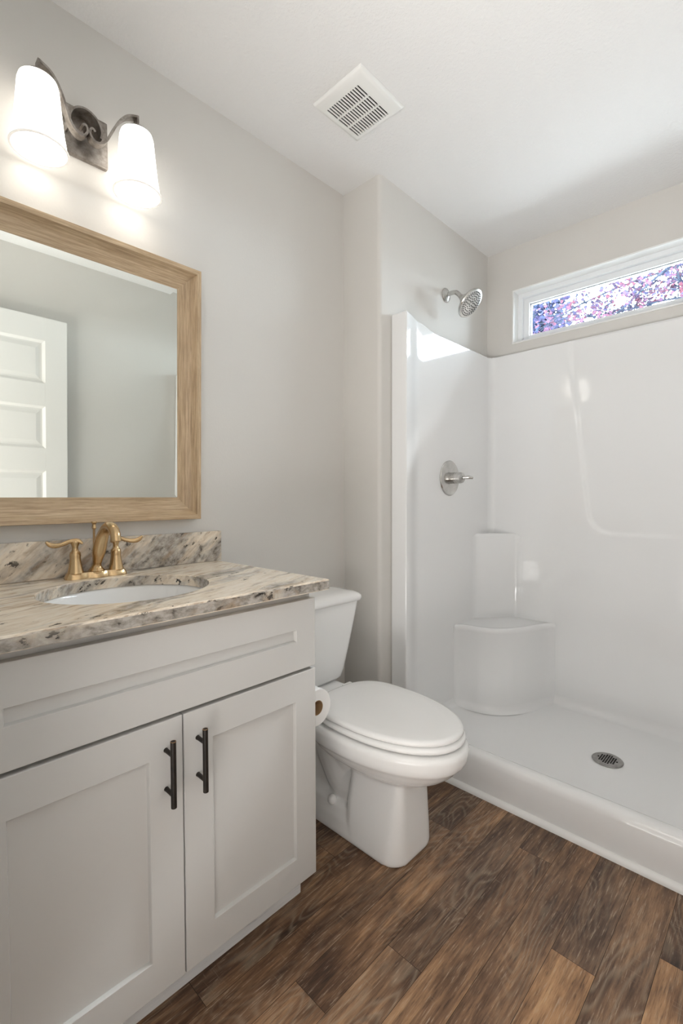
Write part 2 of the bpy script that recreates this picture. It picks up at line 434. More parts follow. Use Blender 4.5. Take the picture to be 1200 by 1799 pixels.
# floor of individual planks
bm = bmesh.new(); uvl = bm.loops.layers.uv.new('UVMap'); cl = bm.loops.layers.float_color.new('plank')
def quad(x0, x1, y0, y1, z, mi, tone=(0, 0, 0), seed=0.0):
    vs = [bm.verts.new(p) for p in ((x0, y0, z), (x1, y0, z), (x1, y1, z), (x0, y1, z))]
    f = bm.faces.new(vs); f.material_index = mi
    for l in f.loops:
        l[uvl].uv = (l.vert.co.x-x0+seed*11.3, l.vert.co.y-y0+seed*23.7); l[cl] = (*tone, 1)
PW = 0.0983; X0 = 0.555-6*PW
quad(-0.02, XR+0.02, YF-0.12, 0.10, -0.004, 1)
known = {5: [-1.021], 6: [-0.175], 7: [-0.85], 8: [-0.634], 9: [-0.091], 10: [], 11: [-0.363], 12: [], 13: [-0.207]}
tones = {(5, 0): (.34, .15), (5, 1): (.44, .2), (6, 0): (.50, .3), (6, 1): (.40, .6), (7, 0): (.72, .25), (7, 1): (.52, .2), (8, 0): (.62, .45), (8, 1): (.50, .75),
         (9, 0): (.70, .3), (9, 1): (.46, .6), (10, 0): (.60, .35), (11, 0): (1.0, 0.0), (11, 1): (.52, .75), (12, 0): (.62, .5), (13, 0): (1.0, .05), (13, 1): (.50, .5)}
for k in range(0, 19):
    xa, xb = X0+k*PW, X0+(k+1)*PW
    if xa > XR+0.02: break
    cuts = [YF-0.12]+known.get(k, [random.uniform(-1.0, -0.3)])+[0.10]
    for j in range(len(cuts)-1):
        tn = tones.get((k, j), (random.uniform(.4, .7), random.uniform(.1, .6)))
        g = 0.0005
        quad(max(xa+g, -0.02), min(xb-g, XR+0.02), cuts[j]+g, cuts[j+1]-g, 0.0, 0, (tn[0], tn[1], random.random()), random.random())
floor = struct(link('floor', bm, [MAT['plank'], MAT['seam']], fix=False))

# shoe trim along the shower curb (quarter round)
bm = bmesh.new(); sec = [(0.0, 0.0)]
for i in range(7):
    a = math.radians(90*i/6); sec.append((-0.016*math.cos(a), 0.0+0.019*math.sin(a)))
loft(bm, [[Vector((x, 0.0635+y, z)) for y, z in sec] for x in (0.30, 1.722)])
struct(link('trim_1', bm, MAT['trim'], smooth=True, angle=40))

# window: vinyl frame, sash, glass
win = struct(empty('window_1', (0.97, YB+0.09, WZ0))); bpy.context.view_layer.update()
def ring_frame(x0, x1, z0, z1, w, y0, y1, bev=0.003):
    bm = bmesh.new()
    box(bm, x0, x0+w, y0, y1, z0, z1, bev); box(bm, x1-w, x1, y0, y1, z0, z1, bev)
    box(bm, x0+w, x1-w, y0, y1, z0, z0+w, bev); box(bm, x0+w, x1-w, y0, y1, z1-w, z1, bev)
    return bm
link('window_frame', ring_frame(WX0+0.002, WX1-0.002, WZ0+0.002, WZ1-0.002, 0.026, YB+0.055, YB+0.135), MAT['vinyl'], win)
link('window_sash', ring_frame(WX0+0.028, WX1-0.028, WZ0+0.022, WZ1-0.028, 0.030, YB+0.075, YB+0.120), MAT['vinyl'], win)
link('window_gasket', ring_frame(WX0+0.056, WX1-0.056, WZ0+0.050, WZ1-0.056, 0.004, YB+0.088, YB+0.100, 0.0), MAT['rubber'], win)
link('window_pane', B(WX0+0.058, WX1-0.058, YB+0.092, YB+0.096, WZ0+0.052, WZ1-0.058), MAT['glass'], win)
# white painted opening lining
bm = bmesh.new(); L = 0.006
box(bm, WX0-0.001, WX0+L, YB-0.004, YB+0.06, WZ0-0.001, WZ1+0.001, 0.002); box(bm, WX1-L, WX1+0.001, YB-0.004, YB+0.06, WZ0-0.001, WZ1+0.001, 0.002)
box(bm, WX0, WX1, YB-0.004, YB+0.06, WZ1-L, WZ1+0.001, 0.002); box(bm, WX0, WX1, YB-0.004, YB+0.06, WZ0-0.001, WZ0+L, 0.002)
struct(link('trim_3', bm, MAT['trim']))

# next room (behind the camera)
bm = bmesh.new()
hx0, hx1, hy0, hy1, hz = -0.6, 2.8, -4.6, YF-0.10, 2.44
for args in ((hx0-.1, hx0, hy0-.1, hy1, -.02, hz), (hx1, hx1+.1, hy0-.1, hy1, -.02, hz), (hx0, hx1, hy0-.1, hy0, -.02, hz), (hx0-.1, hx1+.1, hy0-.1, hy1, hz, hz+.1)): box(bm, *args)
box(bm, hx0, -0.12, hy1-0.02, hy1, -.02, hz); box(bm, XR+0.12, hx1, hy1-0.02, hy1, -.02, hz)
struct(link('wall_hall', bm, MAT['hall']))
struct(link('floor_hall', B(hx0, hx1, hy0, YF-0.121, -0.05, -0.001), plain('hall_carpet', (0.62, 0.59, 0.55), 0.95, bump=(300, 0.4, 0.004))))

# five-panel door, swung open against the right wall
door = struct(empty('door_1', (1.69, YF+0.02, 0.0))); bpy.context.view_layer.update()
dx0, dx1, dy0, dy1, dz0, dz1 = 1.676, 1.711, YF+0.022, -0.650, 0.012, 2.042
bm = bmesh.new(); sw, rl = 0.112, 0.128
box(bm, dx0, dx1, dy0, dy0+sw, dz0, dz1, 0.002); box(bm, dx0, dx1, dy1-sw, dy1, dz0, dz1, 0.002)
npan = 5; bot = 0.20
ph = (dz1-dz0-bot-rl*npan)/npan
z = dz0; box(bm, dx0, dx1, dy0+sw, dy1-sw, z, z+bot); z += bot
pans = []
for i in range(npan):
    pans.append((z, z+ph)); z += ph
    box(bm, dx0, dx1, dy0+sw, dy1-sw, z, z+rl); z += rl
link('door_frame', bm, MAT['door'], door)
for za, zb in pans:
    bm = bmesh.new()
    ya, yb = dy0+sw, dy1-sw
    def rect(x, i): return [Vector((x, ya+i, za+i)), Vector((x, yb-i, za+i)), Vector((x, yb-i, zb-i)), Vector((x, ya+i, zb-i))]
    loft(bm, [rect(dx1-0.002, 0.0), rect(dx1-0.012, 0.014), rect(dx1-0.012, 0.02), rect(dx0+0.012, 0.02), rect(dx0+0.012, 0.014), rect(dx0+0.002, 0.0)], False, False)
    bm.faces.new([bm.verts.new(p) for p in rect(dx0+0.012, 0.02)])
    loft(bm, [rect(dx0+0.012, 0.022), rect(dx0+0.006, 0.045)], False, True)
    link('door_panel', bm, MAT['door'], door)
bm = bmesh.new(); lathe(bm, (dx0, dy1-0.06, 0.87), (-1, 0, 0), [(0.032, 0), (0.032, 0.006), (0.012, 0.010), (0.012, 0.030), (0.027, 0.040), (0.028, 0.055), (0.018, 0.066)], 24)
link('door_knob', bm, MAT['nickel'], door, True)

# ------------------------------------------------------------------ shower enclosure
sh = empty('shower_enclosure', (0.97, 0.48, 0.0)); bpy.context.view_layer.update()
tag(sh, 'glossy white molded shower stall under the horizontal window', 'shower')
XI0, XI1, YP, RC = 0.251, 1.690, 0.900, 0.035   # inner faces, corner radius
def top_z(y):
    s = min(1, max(0, (y-0.215)/0.15)); s = s*s*(3-2*s)
    return 1.885-0.019*s
def side_path():
    # plan of the left panel from the outer front corner to the back fillet
    pts = [(XP+0.001, 0.14), (XP+0.001, 0.080), (XP+0.005, 0.075), (0.281, 0.075)]
    for i in range(1, 6):
        a = math.radians(-90+i*15); pts.append((0.281+0.006*math.cos(a), 0.081+0.006*math.sin(a)))
    for t in [i/10 for i in range(1, 11)]:
        y = 0.082+t*0.135; s = t*t*(3-2*t)*0.55+t*0.45; pts.append((0.2865-(0.2865-XI0)*s, y))
    for i in range(1, 22): pts.append((XI0, 0.217+i*(YP-RC-0.217)/21))
    return pts
def side_panel(mirror):
    bm = bmesh.new(); pts = side_path()
    for i in range(1, 9):
        a = math.radians(180-90*i/16); pts.append((XI0+RC+RC*math.cos(a), YP-RC+RC*math.sin(a)))
    mx = (lambda x: XI0+XI1-x) if mirror else (lambda x: x)
    # inner skin, then the outside skin behind it
    skin = [(mx(x), y, top_z(y)) for x, y in pts]
    back = [(mx(XP+0.0015 if not mirror else XP+0.0015), max(y, 0.141), top_z(y)) for x, y in pts]
    nz = 2
    rows = []
    ring0 = [Vector((x, y, 0.05)) for x, y, z in skin]
    ring1 = [Vector((x, y, z-0.006)) for x, y, z in skin]
    ring2 = []
    for (x, y, z), (bx, by, bz) in zip(skin, back):
        dv = Vector((bx-x, by-y, 0)); l = max(dv.length, 1e-6); ring2.append(Vector((x, y, z))+dv/l*min(0.005, l))
    ring3 = [Vector((bx, by, bz)) for bx, by, bz in back]
    loft(bm, [ring0, ring1, ring2, ring3], False, False, closed=False)
    bmesh.ops.remove_doubles(bm, verts=bm.verts[:], dist=0.0002)
    return bm
link('left_panel', side_panel(False), MAT['acrylic'], sh, True, 28)
link('right_panel', side_panel(True), MAT['acrylic'], sh, True, 28)

def panel_relief(x, z):
    # U-shaped molded field in the middle of the back panel, slightly wider to the top
    cx = 0.965; zz = max(z, 1.036)
    hw = 0.217+0.115*(zz-1.036)
    bot, rr = 0.939, 0.105
    if z < bot+rr:
        qx = max(abs(x-cx)-(0.217-rr), 0); qz = max(bot+rr-z, 0); d = rr-math.hypot(qx, qz)
    else: d = hw-abs(x-cx)
    s = min(1, max(0, (d+0.011)/0.022)); s = s*s*(3-2*s)
    return 0.009*s
bm = bmesh.new()
xs = [XI0+RC+RC*math.cos(math.radians(135-45*i/8)) for i in range(9)]
ys = [YP-RC+RC*math.sin(math.radians(135-45*i/8)) for i in range(9)]
nx = 230; xa, xb = XI0+RC, XI1-RC
row = list(zip(xs[:-1], ys[:-1]))+[(xa+(xb-xa)*i/nx, YP) for i in range(nx+1)]
row += [(XI0+XI1-x, y) for x, y in reversed(list(zip(xs[:-1], ys[:-1])))]
zs = [0.05, 0.3, 0.6, 0.85]+[0.88+0.006*i for i in range(46)]+[1.16+0.05*i for i in range(15)]+[1.860]
rings = []
for z in zs: rings.append([Vector((x, y+(panel_relief(x, z) if abs(y-YP) < 1e-6 else 0), z)) for x, y in row])
rings.append([Vector((x, y+0.003, 1.866)) for x, y in row])
rings.append([Vector((x, YB-0.001, 1.867)) for x, y in row])
loft(bm, rings, False, False, closed=False)
link('back_panel', bm, MAT['acrylic'], sh, True, 40)

# pan with curb
sec = [(0.064, 0.0), (0.064, 0.06), (0.066, 0.118), (0.070, 0.134), (0.077, 0.143), (0.088, 0.1475), (0.105, 0.1475), (0.122, 0.142), (0.140, 0.128), (0.160, 0.108), (0.185, 0.089), (0.215, 0.079), (0.27, 0.074)]
sec += [(0.27+i*0.045, 0.074-0.006*math.sin(math.pi*i/13)) for i in range(1, 13)]
for i in range(0, 9):
    a = math.radians(90*i/8); sec.append((YP-0.04+0.04*math.sin(a)-0.0, 0.074+0.04*(1-math.cos(a))))
def cove(x):
    d = min(x-XI0, XI1-x)
    if d < 0: return 0.114
    if d > 0.04: return 0
    return 0.074+0.04*(1-math.sqrt(max(0, 1-((0.04-d)/0.04)**2)))
xs = [0.222, 0.25]+[XI0+0.04*i/8 for i in range(1, 9)]+[XI0+0.04+(XI1-XI0-0.08)*i/40 for i in range(1, 41)]
xs += [XI1-0.04*i/8 for i in range(7, -1, -1)]+[1.718]
bm = bmesh.new(); rings = []
for x in xs: rings.append([Vector((x, y, max(z, cove(x)) if y > 0.2 else z)) for y, z in sec])
loft(bm, rings, False, False, closed=False)
link('shower_pan', bm, MAT['acrylic'], sh, True, 50)

# corner seat and the molded corner column above it
spts = catmull([(0.251, 0.525, 0), (0.275, 0.545, 0), (0.315, 0.560, 0), (0.368, 0.566, 0), (0.431, 0.592, 0), (0.482, 0.642, 0), (0.522, 0.715, 0), (0.553, 0.80, 0), (0.575, 0.86, 0), (0.602, 0.9, 0)], 6)
out = [(p.x, p.y) for p in spts]
def offset(outl, d):
    res = []
    for i, (x, y) in enumerate(outl):
        a = outl[max(i-1, 0)]; b = outl[min(i+1, len(outl)-1)]
        tx, ty = b[0]-a[0], b[1]-a[1]; l = math.hypot(tx, ty) or 1
        res.append((x-ty/l*d, y+tx/l*d))
    return res
bm = bmesh.new()
def open_ring(d, z): return [Vector((x, y, z)) for x, y in offset(out, d)]
rings = [open_ring(-0.030, 0.070), open_ring(-0.018, 0.076), open_ring(-0.007, 0.086), open_ring(0.0, 0.105), open_ring(0.0, 0.440), open_ring(-0.004, 0.452), open_ring(-0.005, 0.462), open_ring(-0.002, 0.471), open_ring(0.006, 0.476), open_ring(0.02, 0.474), open_ring(0.05, 0.472)]
rings.append([Vector((0.30+(x-0.30)*0.15, 0.86+(y-0.86)*0.15, 0.471)) for x, y in out])
vr = loft(bm, rings, False, False, closed=False)
# fill of the top towards the corner
corner = bm.verts.new((0.245, 0.905, 0.472))
for i in range(len(out)-1): bm.faces.new((vr[-1][i], vr[-1][i+1], corner))
side_a = [bm.verts.new((0.245, 0.905, r[0].z)) for r in rings[:-1]]
for i in range(len(rings)-2):
    bm.faces.new((vr[i][0], vr[i+1][0], side_a[i+1], side_a[i])); bm.faces.new((vr[i][-1], side_a[i], side_a[i+1], vr[i+1][-1]))
bm.faces.new((vr[-2][0], vr[-1][0], corner)); bm.faces.new((vr[-2][-1], corner, vr[-1][-1]))
link('corner_seat', bm, MAT['acrylic'], sh, True, 45)
cp = catmull([(0.251, 0.690, 0), (0.2525, 0.722, 0), (0.262, 0.746, 0), (0.30, 0.790, 0), (0.345, 0.842, 0), (0.385, 0.886, 0), (0.405, 0.8985, 0), (0.436, 0.900, 0)], 5)
out = [(p.x, p.y) for p in cp]
bm = bmesh.new()
rings = [open_ring(0.0, 0.46), open_ring(0.0, 0.902), open_ring(0.002, 0.912), open_ring(0.008, 0.918), open_ring(0.02, 0.917)]
vr = loft(bm, rings, False, False, closed=False)
corner = bm.verts.new((0.245, 0.905, 0.916))
for i in range(len(out)-1): bm.faces.new((vr[-1][i], vr[-1][i+1], corner))
link('corner_shelf', bm, MAT['acrylic'], sh, True, 45)

# drain
dc = Vector((0.944, 0.512, 0.0685))
bm = bmesh.new(); lathe(bm, dc, (0, 0, 1), [(0.054, 0), (0.0555, 0.003), (0.053, 0.0055), (0.046, 0.0062), (0.001, 0.0062)], 48)
dr = link('drain', bm, MAT['drain'], sh, True, 30)
bm = bmesh.new()
for i in range(-4, 5):
    for j in range(-3, 4):
        px, py = i*0.0082, j*0.0105
        if math.hypot(px, py) < 0.034: box(bm, dc.x+px-0.0026, dc.x+px+0.0026, dc.y+py-0.0042, dc.y+py+0.0042, dc.z+0.0055, dc.z+0.0066)
link('drain_slots', bm, MAT['dark'], dr)

# shower head
hd = empty('overhead_shower', (XP, 0.508, 2.10)); bpy.context.view_layer.update()
tag(hd, 'round brushed nickel shower head on a bent arm high on the alcove wall', 'shower head')
bm = bmesh.new(); lathe(bm, (XP+0.0005, 0.508, 2.099), (1, 0, 0), [(0.034, 0), (0.0345, 0.003), (0.031, 0.007), (0.018, 0.012), (0.013, 0.016), (0.010, 0.017)], 32)
link('flange', bm, MAT['nickel'], hd, True)
bm = bmesh.new(); tube(bm, [(XP+0.008, 0.508, 2.099), (XP+0.035, 0.508, 2.101), (XP+0.058, 0.508, 2.096), (XP+0.076, 0.508, 2.078), (XP+0.088, 0.508, 2.062)], 0.0105, 18)
link('shower_arm', bm, MAT['nickel'], hd, True)
hdir = Vector((0.74, 0.05, -0.67)).normalized(); o0 = Vector((XP+0.083, 0.508, 2.069))
bm = bmesh.new(); lathe(bm, o0, hdir, [(0.012, 0), (0.014, 0.004), (0.0145, 0.012), (0.022, 0.018), (0.025, 0.026), (0.028, 0.034), (0.036, 0.042), (0.052, 0.050), (0.066, 0.056), (0.0705, 0.061), (0.0710, 0.066), (0.068, 0.070), (0.060, 0.0715), (0.0, 0.0715)], 44)
body = link('spray_body', bm, MAT['nickel'], hd, True, 30)
bm = bmesh.new(); hx, hy = frame_axes(hdir)
for rr, cnt in ((0.012, 6), (0.024, 10), (0.036, 18), (0.047, 26), (0.056, 32)):
    for i in range(cnt):
        a = 2*math.pi*(i+(0.5 if cnt % 4 else 0))/cnt
        lathe(bm, o0+hdir*0.0705+(hx*math.cos(a)+hy*math.sin(a))*rr, hdir, [(0.0027, 0), (0.0027, 0.002), (0.0018, 0.0032)], 8)
link('nozzles', bm, MAT['rubber'], body)

# shower valve
vv = empty('shower_valve', (XI0, 0.472, 1.2)); bpy.context.view_layer.update()
tag(vv, 'brushed nickel shower valve with round plate and lever on white panel', 'shower valve')
bm = bmesh.new(); lathe(bm, (XI0+0.0005, 0.472, 1.202), (1, 0, 0), [(0.085, 0), (0.0855, 0.003), (0.082, 0.007), (0.076, 0.008), (0.066, 0.011), (0.040, 0.014), (0.034, 0.012), (0.028, 0.012)], 48)
link('escutcheon', bm, MAT['nickel'], vv, True, 30)
bm = bmesh.new(); lathe(bm, (XI0+0.010, 0.472, 1.202), (1, 0, 0), [(0.027, 0), (0.027, 0.028), (0.025, 0.030), (0.027, 0.032), (0.027, 0.052), (0.024, 0.062), (0.016, 0.068)], 32)
link('hub', bm, MAT['nickel'], vv, True, 30)
bm = bmesh.new(); tube(bm, [(XI0+0.066, 0.468, 1.202), (XI0+0.082, 0.474, 1.202), (XI0+0.10, 0.484, 1.203), (XI0+0.115, 0.494, 1.200)], [0.010, 0.0075, 0.0085, 0.006], 14)
link('lever', bm, MAT['nickel'], vv, True)

# ------------------------------------------------------------------ vanity
van = empty('vanity_cabinet', (0.27, -1.0575, 0.0)); bpy.context.view_layer.update()
tag(van, 'light grey shaker vanity cabinet with two doors and dark bar pulls', 'cabinet')
CY0, CY1 = -1.4445, -0.678
bm = bmesh.new()
for ya, yb in ((CY1-0.018, CY1-0.001), (CY0+0.001, CY0+0.018)):   # side panels notched for the toe space
    pts = ((0.004, 0.0), (0.452, 0.0), (0.452, 0.085), (0.516, 0.085), (0.516, 0.863), (0.004, 0.863))
    loft(bm, [[Vector((x, ya, z)) for x, z in pts], [Vector((x, yb, z)) for x, z in pts]])
box(bm, 0.004, 0.516, CY0+0.018, CY1-0.018, 0.085, 0.103)
box(bm, 0.004, 0.016, CY0+0.018, CY1-0.018, 0.103, 0.863)
fx0, fx1 = 0.498, 0.516   # face frame
box(bm, fx0, fx1, CY0+0.018, CY1-0.018, 0.815, 0.863); box(bm, fx0, fx1, CY0+0.018, CY1-0.018, 0.635, 0.680); box(bm, fx0, fx1, CY0+0.018, CY1-0.018, 0.085, 0.125)
box(bm, fx0, fx1, -1.08, -1.035, 0.125, 0.635)
link('carcass', bm, MAT['cabinet'], van)
bm = B(0.452, 0.466, CY0+0.004, CY1-0.012, 0.0, 0.084, 0.001)
link('toe_board', bm, MAT['toe'], van)
bm = bmesh.new(); 
box(bm, 0.466, 0.4795, CY0+0.004, -0.682, 0.0, 0.058, 0.006, 3)
link('toe_molding', bm, MAT['toe'], van, True, 40)
def shaker(y0, y1, z0, z1, st, rl, name, x0=0.5175, x1=0.538, rec=0.009, left=None):
    """stiles and rails with a recessed flat field"""
    bm = bmesh.new(); yi0, yi1, zi0, zi1 = left if left else y0+st, y1-st, z0+rl, z1-rl
    def ring(x, a, b, c, d): return [Vector((x, a, c)), Vector((x, b, c)), Vector((x, b, d)), Vector((x, a, d))]
    e = 0.0016
    loft(bm, [ring(x0, y0, y1, z0, z1), ring(x1-e, y0, y1, z0, z1), ring(x1-e*0.3, y0+e*0.3, y1-e*0.3, z0+e*0.3, z1-e*0.3), ring(x1, y0+e, y1-e, z0+e, z1-e),
              ring(x1, yi0-e*.5, yi1+e*.5, zi0-e*.5, zi1+e*.5), ring(x1-e*.5, yi0, yi1, zi0, zi1), ring(x1-rec, yi0+0.002, yi1-0.002, zi0+0.002, zi1-0.002)], True, True)
    return link(name, bm, MAT['cabinet'], van)
shaker(CY0+0.0005, CY1, 0.661, 0.842, 0.066, 0.0755, 'drawer_front', left=-1.367)
dL = shaker(CY0+0.0005, -1.0590, 0.091, 0.653, 0.071, 0.0735, 'door', left=-1.3665)
dR = shaker(-1.0560, CY1, 0.091, 0.653, 0.069, 0.0735, 'door')
def pull(door, y):
    z0, z1, x = 0.486, 0.622, 0.5705
    bm = bmesh.new(); lathe(bm, (x, y, z0), (0, 0, 1), [(0.0050, 0), (0.0058, 0.0008), (0.0058, z1-z0-0.0008), (0.0050, z1-z0)], 20)
    h = link('handle', bm, MAT['oil_bronze'], door, True, 40)
    for zz in (0.511, 0.592):
        bm = bmesh.new(); lathe(bm, (0.5375, y, zz), (1, 0, 0), [(0.0052, 0), (0.0045, 0.004), (0.0045, x-0.5375)], 16)
        link('post', bm, MAT['oil_bronze'], h, True, 40)
    bm = bmesh.new(); lathe(bm, (x, y, z1-0.0010), (0, 0, 1), [(0.0056, 0), (0.0060, 0.0004), (0.0056, 0.0012), (0.0046, 0.0012), (0.0046, 0.0008)], 20, cap0=False, cap1=False)
    e = link('end_ring', bm, MAT['copper_worn'], h, True); e['label'] = 'worn coppery rim'
pull(dL, -1.0955); pull(dR, -1.0245)

# countertop with oval cut-out
ct = empty('countertop', (0.283, -1.05, 0.864)); bpy.context.view_layer.update()
tag(ct, 'cream and grey granite countertop with sink cutout on the vanity', 'countertop')
ZC0, ZC1 = 0.864, 0.892
SX, SY, SA, SB = 0.290, -1.068, 0.178, 0.192
def oval(a, b, z, n=64): return [Vector((SX+a*math.cos(2*math.pi*i/n), SY+b*math.sin(2*math.pi*i/n), z)) for i in range(n)]
def edge_rect(x0, x1, y0, y1, z, n=64):
    res = []
    for i in range(n):
        a = 2*math.pi*i/n; c, s = math.cos(a), math.sin(a)
        ts = []
        if c > 1e-9: ts.append((x1-SX)/c)
        if c < -1e-9: ts.append((x0-SX)/c)
        if s > 1e-9: ts.append((y1-SY)/s)
        if s < -1e-9: ts.append((y0-SY)/s)
        t = min(ts); res.append([SX+c*t, SY+s*t])
    for cx, cy in ((x0, y0), (x0, y1), (x1, y0), (x1, y1)):
        k = min(range(n), key=lambda i: (res[i][0]-cx)**2+(res[i][1]-cy)**2); res[k] = [cx, cy]
    return [Vector((p[0], p[1], z)) for p in res]
bm = bmesh.new(); e = 0.004; kx0, kx1, ky0, ky1 = 0.001, 0.566, -1.443, -0.652
rings = [oval(SA, SB, ZC0), oval(SA, SB, ZC1-0.003), oval(SA+0.0012, SB+0.0012, ZC1-0.0008), oval(SA+0.003, SB+0.003, ZC1),
         edge_rect(kx0, kx1-e, ky0, ky1-e, ZC1), edge_rect(kx0, kx1-e*.25, ky0, ky1-e*.25, ZC1-e*.3), edge_rect(kx0, kx1, ky0, ky1, ZC1-e), edge_rect(kx0, kx1, ky0, ky1, ZC0+0.002), edge_rect(kx0, kx1-0.002, ky0, ky1-0.002, ZC0), oval(SA, SB, ZC0)]
vr = loft(bm, rings, False, False)
for f in bm.faces:
    zc = f.calc_center_median().z
    c = f.calc_center_median()
    if ZC0+0.0015 < zc < ZC1-0.0026 and (c.x > kx1-0.01 or c.y > ky1-0.01 or c.y < ky0+0.01): f.material_index = 1
    elif ZC0+0.0015 < zc < ZC1-0.0018: f.material_index = 2
link('slab', bm, [MAT['granite'], MAT['granite_edge'], MAT['granite_splash']], ct)
bs = link('backsplash', B(0.001, 0.020, -1.443, -0.643, 0.8925, 0.995, 0.0015), MAT['granite_splash'])
tag(bs, 'grey veined granite backsplash strip along the wall behind the faucet', 'backsplash')

# undermount sink
sk = empty('sink_basin', (SX, SY, 0.72)); bpy.context.view_layer.update()
tag(sk, 'white oval undermount sink basin set in the granite countertop', 'sink')
bm = bmesh.new()
prof = [(1.09, 0.8630), (1.03, 0.8630), (1.015, 0.860), (1.00, 0.850), (0.96, 0.81), (0.86, 0.765), (0.68, 0.738), (0.42, 0.727), (0.12, 0.722)]
inner = [oval(SA*k, SB*k, z) for k, z in prof]
outer = [oval(SA*k+0.010, SB*k+0.010, z-0.010) for k, z in reversed(prof[2:])]
loft(bm, [oval(SA*1.09, SB*1.09, 0.850)]+inner, False, True)
loft(bm, [oval(SA*1.09, SB*1.09, 0.850)]+list(reversed(outer)), False, True)
link('bowl', bm, MAT['ceramic'], sk, True, 45)
bm = bmesh.new(); lathe(bm, (SX, SY, 0.7222), (0, 0, 1), [(0.030, 0), (0.030, 0.003), (0.022, 0.004), (0.021, 0.001), (0.019, 0.001), (0.018, 0.006), (0.002, 0.008)], 28)
link('stopper', bm, MAT['bronze_gold'], sk, True)

# faucet
fa = empty('faucet', (0.066, -1.066, ZC1)); bpy.context.view_layer.update()
tag(fa, 'champagne bronze two-handle centerset faucet behind the sink', 'faucet')
FX, FY, FZ = 0.066, -1.066, ZC1+0.0004
bm = bmesh.new(); HS = 0.0525
def base_ring(z, w, hx, flare):
    res = []
    n = 72
    for i in range(n):
        a = 2*math.pi*i/n
        y = (HS+flare)*math.sin(a); k = abs(y)/(HS+flare)
        lob = hx*(0.72+0.28*abs(math.cos(math.pi*min(1, abs(y)/HS))))
        xx = lob*(1 if math.cos(a) >= 0 else -1)*min(1, abs(math.cos(a))**0.42)
        res.append(Vector((FX+xx, FY+y, z)))
    return res
loft(bm, [base_ring(FZ, 0, 0.0275, 0.027), base_ring(FZ+0.004, 0, 0.0272, 0.0265), base_ring(FZ+0.012, 0, 0.0235, 0.0225), base_ring(FZ+0.016, 0, 0.0215, 0.0205)])
link('base', bm, MAT['bronze_gold'], fa, True, 40)
for s in (-1, 1):
    y = FY+s*HS; bm = bmesh.new()
    lathe(bm, (FX, y, FZ+0.014), (0, 0, 1), [(0.0215, 0), (0.0215, 0.0012), (0.0200, 0.0022), (0.0165, 0.018), (0.0138, 0.036), (0.0132, 0.043), (0.0140, 0.049), (0.0128, 0.057), (0.0090, 0.061), (0.0075, 0.066), (0.0075, 0.072), (0.0100, 0.079), (0.011, 0.084), (0.008, 0.089)], 28)
    h = link('handle', bm, MAT['bronze_gold'], fa, True, 40)
    bm = bmesh.new(); z = FZ+0.014
    pts = [(FX+0.010, y-s*0.016, z+0.080), (FX+0.004, y-s*0.006, z+0.088), (FX, y+s*0.012, z+0.0875), (FX+0.004, y+s*0.032, z+0.081), (FX+0.008, y+s*0.050, z+0.079), (FX+0.010, y+s*0.062, z+0.083), (FX+0.011, y+s*0.071, z+0.091)]
    tube(bm, pts, [0.003, 0.0062, 0.0058, 0.0056, 0.0066, 0.0062, 0.003], 14)
    link('lever', bm, MAT['bronze_gold'], h, True)
bm = bmesh.new()
tube(bm, [(0.068, FY, FZ+0.013), (0.068, FY, FZ+0.019), (0.070, FY, FZ+0.032), (0.076, FY, FZ+0.047), (0.088, FY, FZ+0.072), (0.108, FY, FZ+0.103), (0.132, FY, FZ+0.128), (0.160, FY, FZ+0.142), (0.188, FY, FZ+0.140), (0.206, FY, FZ+0.124), (0.211, FY, FZ+0.106)],
     [0.0235, 0.0200, 0.0115, 0.0125, 0.0170, 0.0165, 0.0140, 0.0130, 0.0130, 0.0128, 0.0122], 24, 8)
link('spout', bm, MAT['bronze_gold'], fa, True, 60)
bm = bmesh.new(); lathe(bm, (0.047, FY, FZ+0.012), (0.05, 0, 1), [(0.0032, 0), (0.0032, 0.118), (0.006, 0.122), (0.0045, 0.132), (0.0078, 0.138), (0.006, 0.1405)], 18)
link('lift_rod', bm, MAT['bronze_gold'], fa, True)

# ------------------------------------------------------------------ wall mirror
mi = empty('wall_mirror', (0.0, -1.06, 1.041)); bpy.context.view_layer.update()
tag(mi, 'rectangular wall mirror in a light oak wood frame above the faucet', 'mirror')
MY0, MY1, MZ0, MZ1 = -1.392, -0.728, 1.041, 1.845
prof = [(0.0, 0.0015), (0.0, 0.035), (0.0015, 0.037), (0.0135, 0.037), (0.0150, 0.0368)]
for i in range(1, 11):
    t = i/10; q = (1-t)**1.6; prof.append((0.070-0.0545*q, 0.0365-0.0265*math.sqrt(max(0.0, 1-q*q))))
prof += [(0.0705, 0.0105), (0.0715, 0.0075)]
def frame_side(a, b, inw):
    """a,b corner points (y,z) of the outer edge; inw unit inward normal; mitred at both ends"""
    bm = bmesh.new(); uvl = bm.loops.layers.uv.new('UVMap')
    ax = (Vector(b)-Vector(a)).normalized(); L = (Vector(b)-Vector(a)).length; off = random.random()*5
    va, vb, s = [], [], 0; ss = []
    for i, (d, x) in enumerate(prof):
        if i: s += math.hypot(d-prof[i-1][0], x-prof[i-1][1])
        ss.append(s)
        pa = Vector(a)+Vector(inw)*d+ax*d; pb = Vector(b)+Vector(inw)*d-ax*d
        va.append(bm.verts.new((x, pa.x, pa.y))); vb.append(bm.verts.new((x, pb.x, pb.y)))
    for i in range(len(prof)-1):
        f = bm.faces.new((va[i], vb[i], vb[i+1], va[i+1]))
        for l, (u, v) in zip(f.loops, ((prof[i][0], ss[i]), (L-prof[i][0], ss[i]), (L-prof[i+1][0], ss[i+1]), (prof[i+1][0], ss[i+1]))): l[uvl].uv = (u+off, v+off)
    return bm
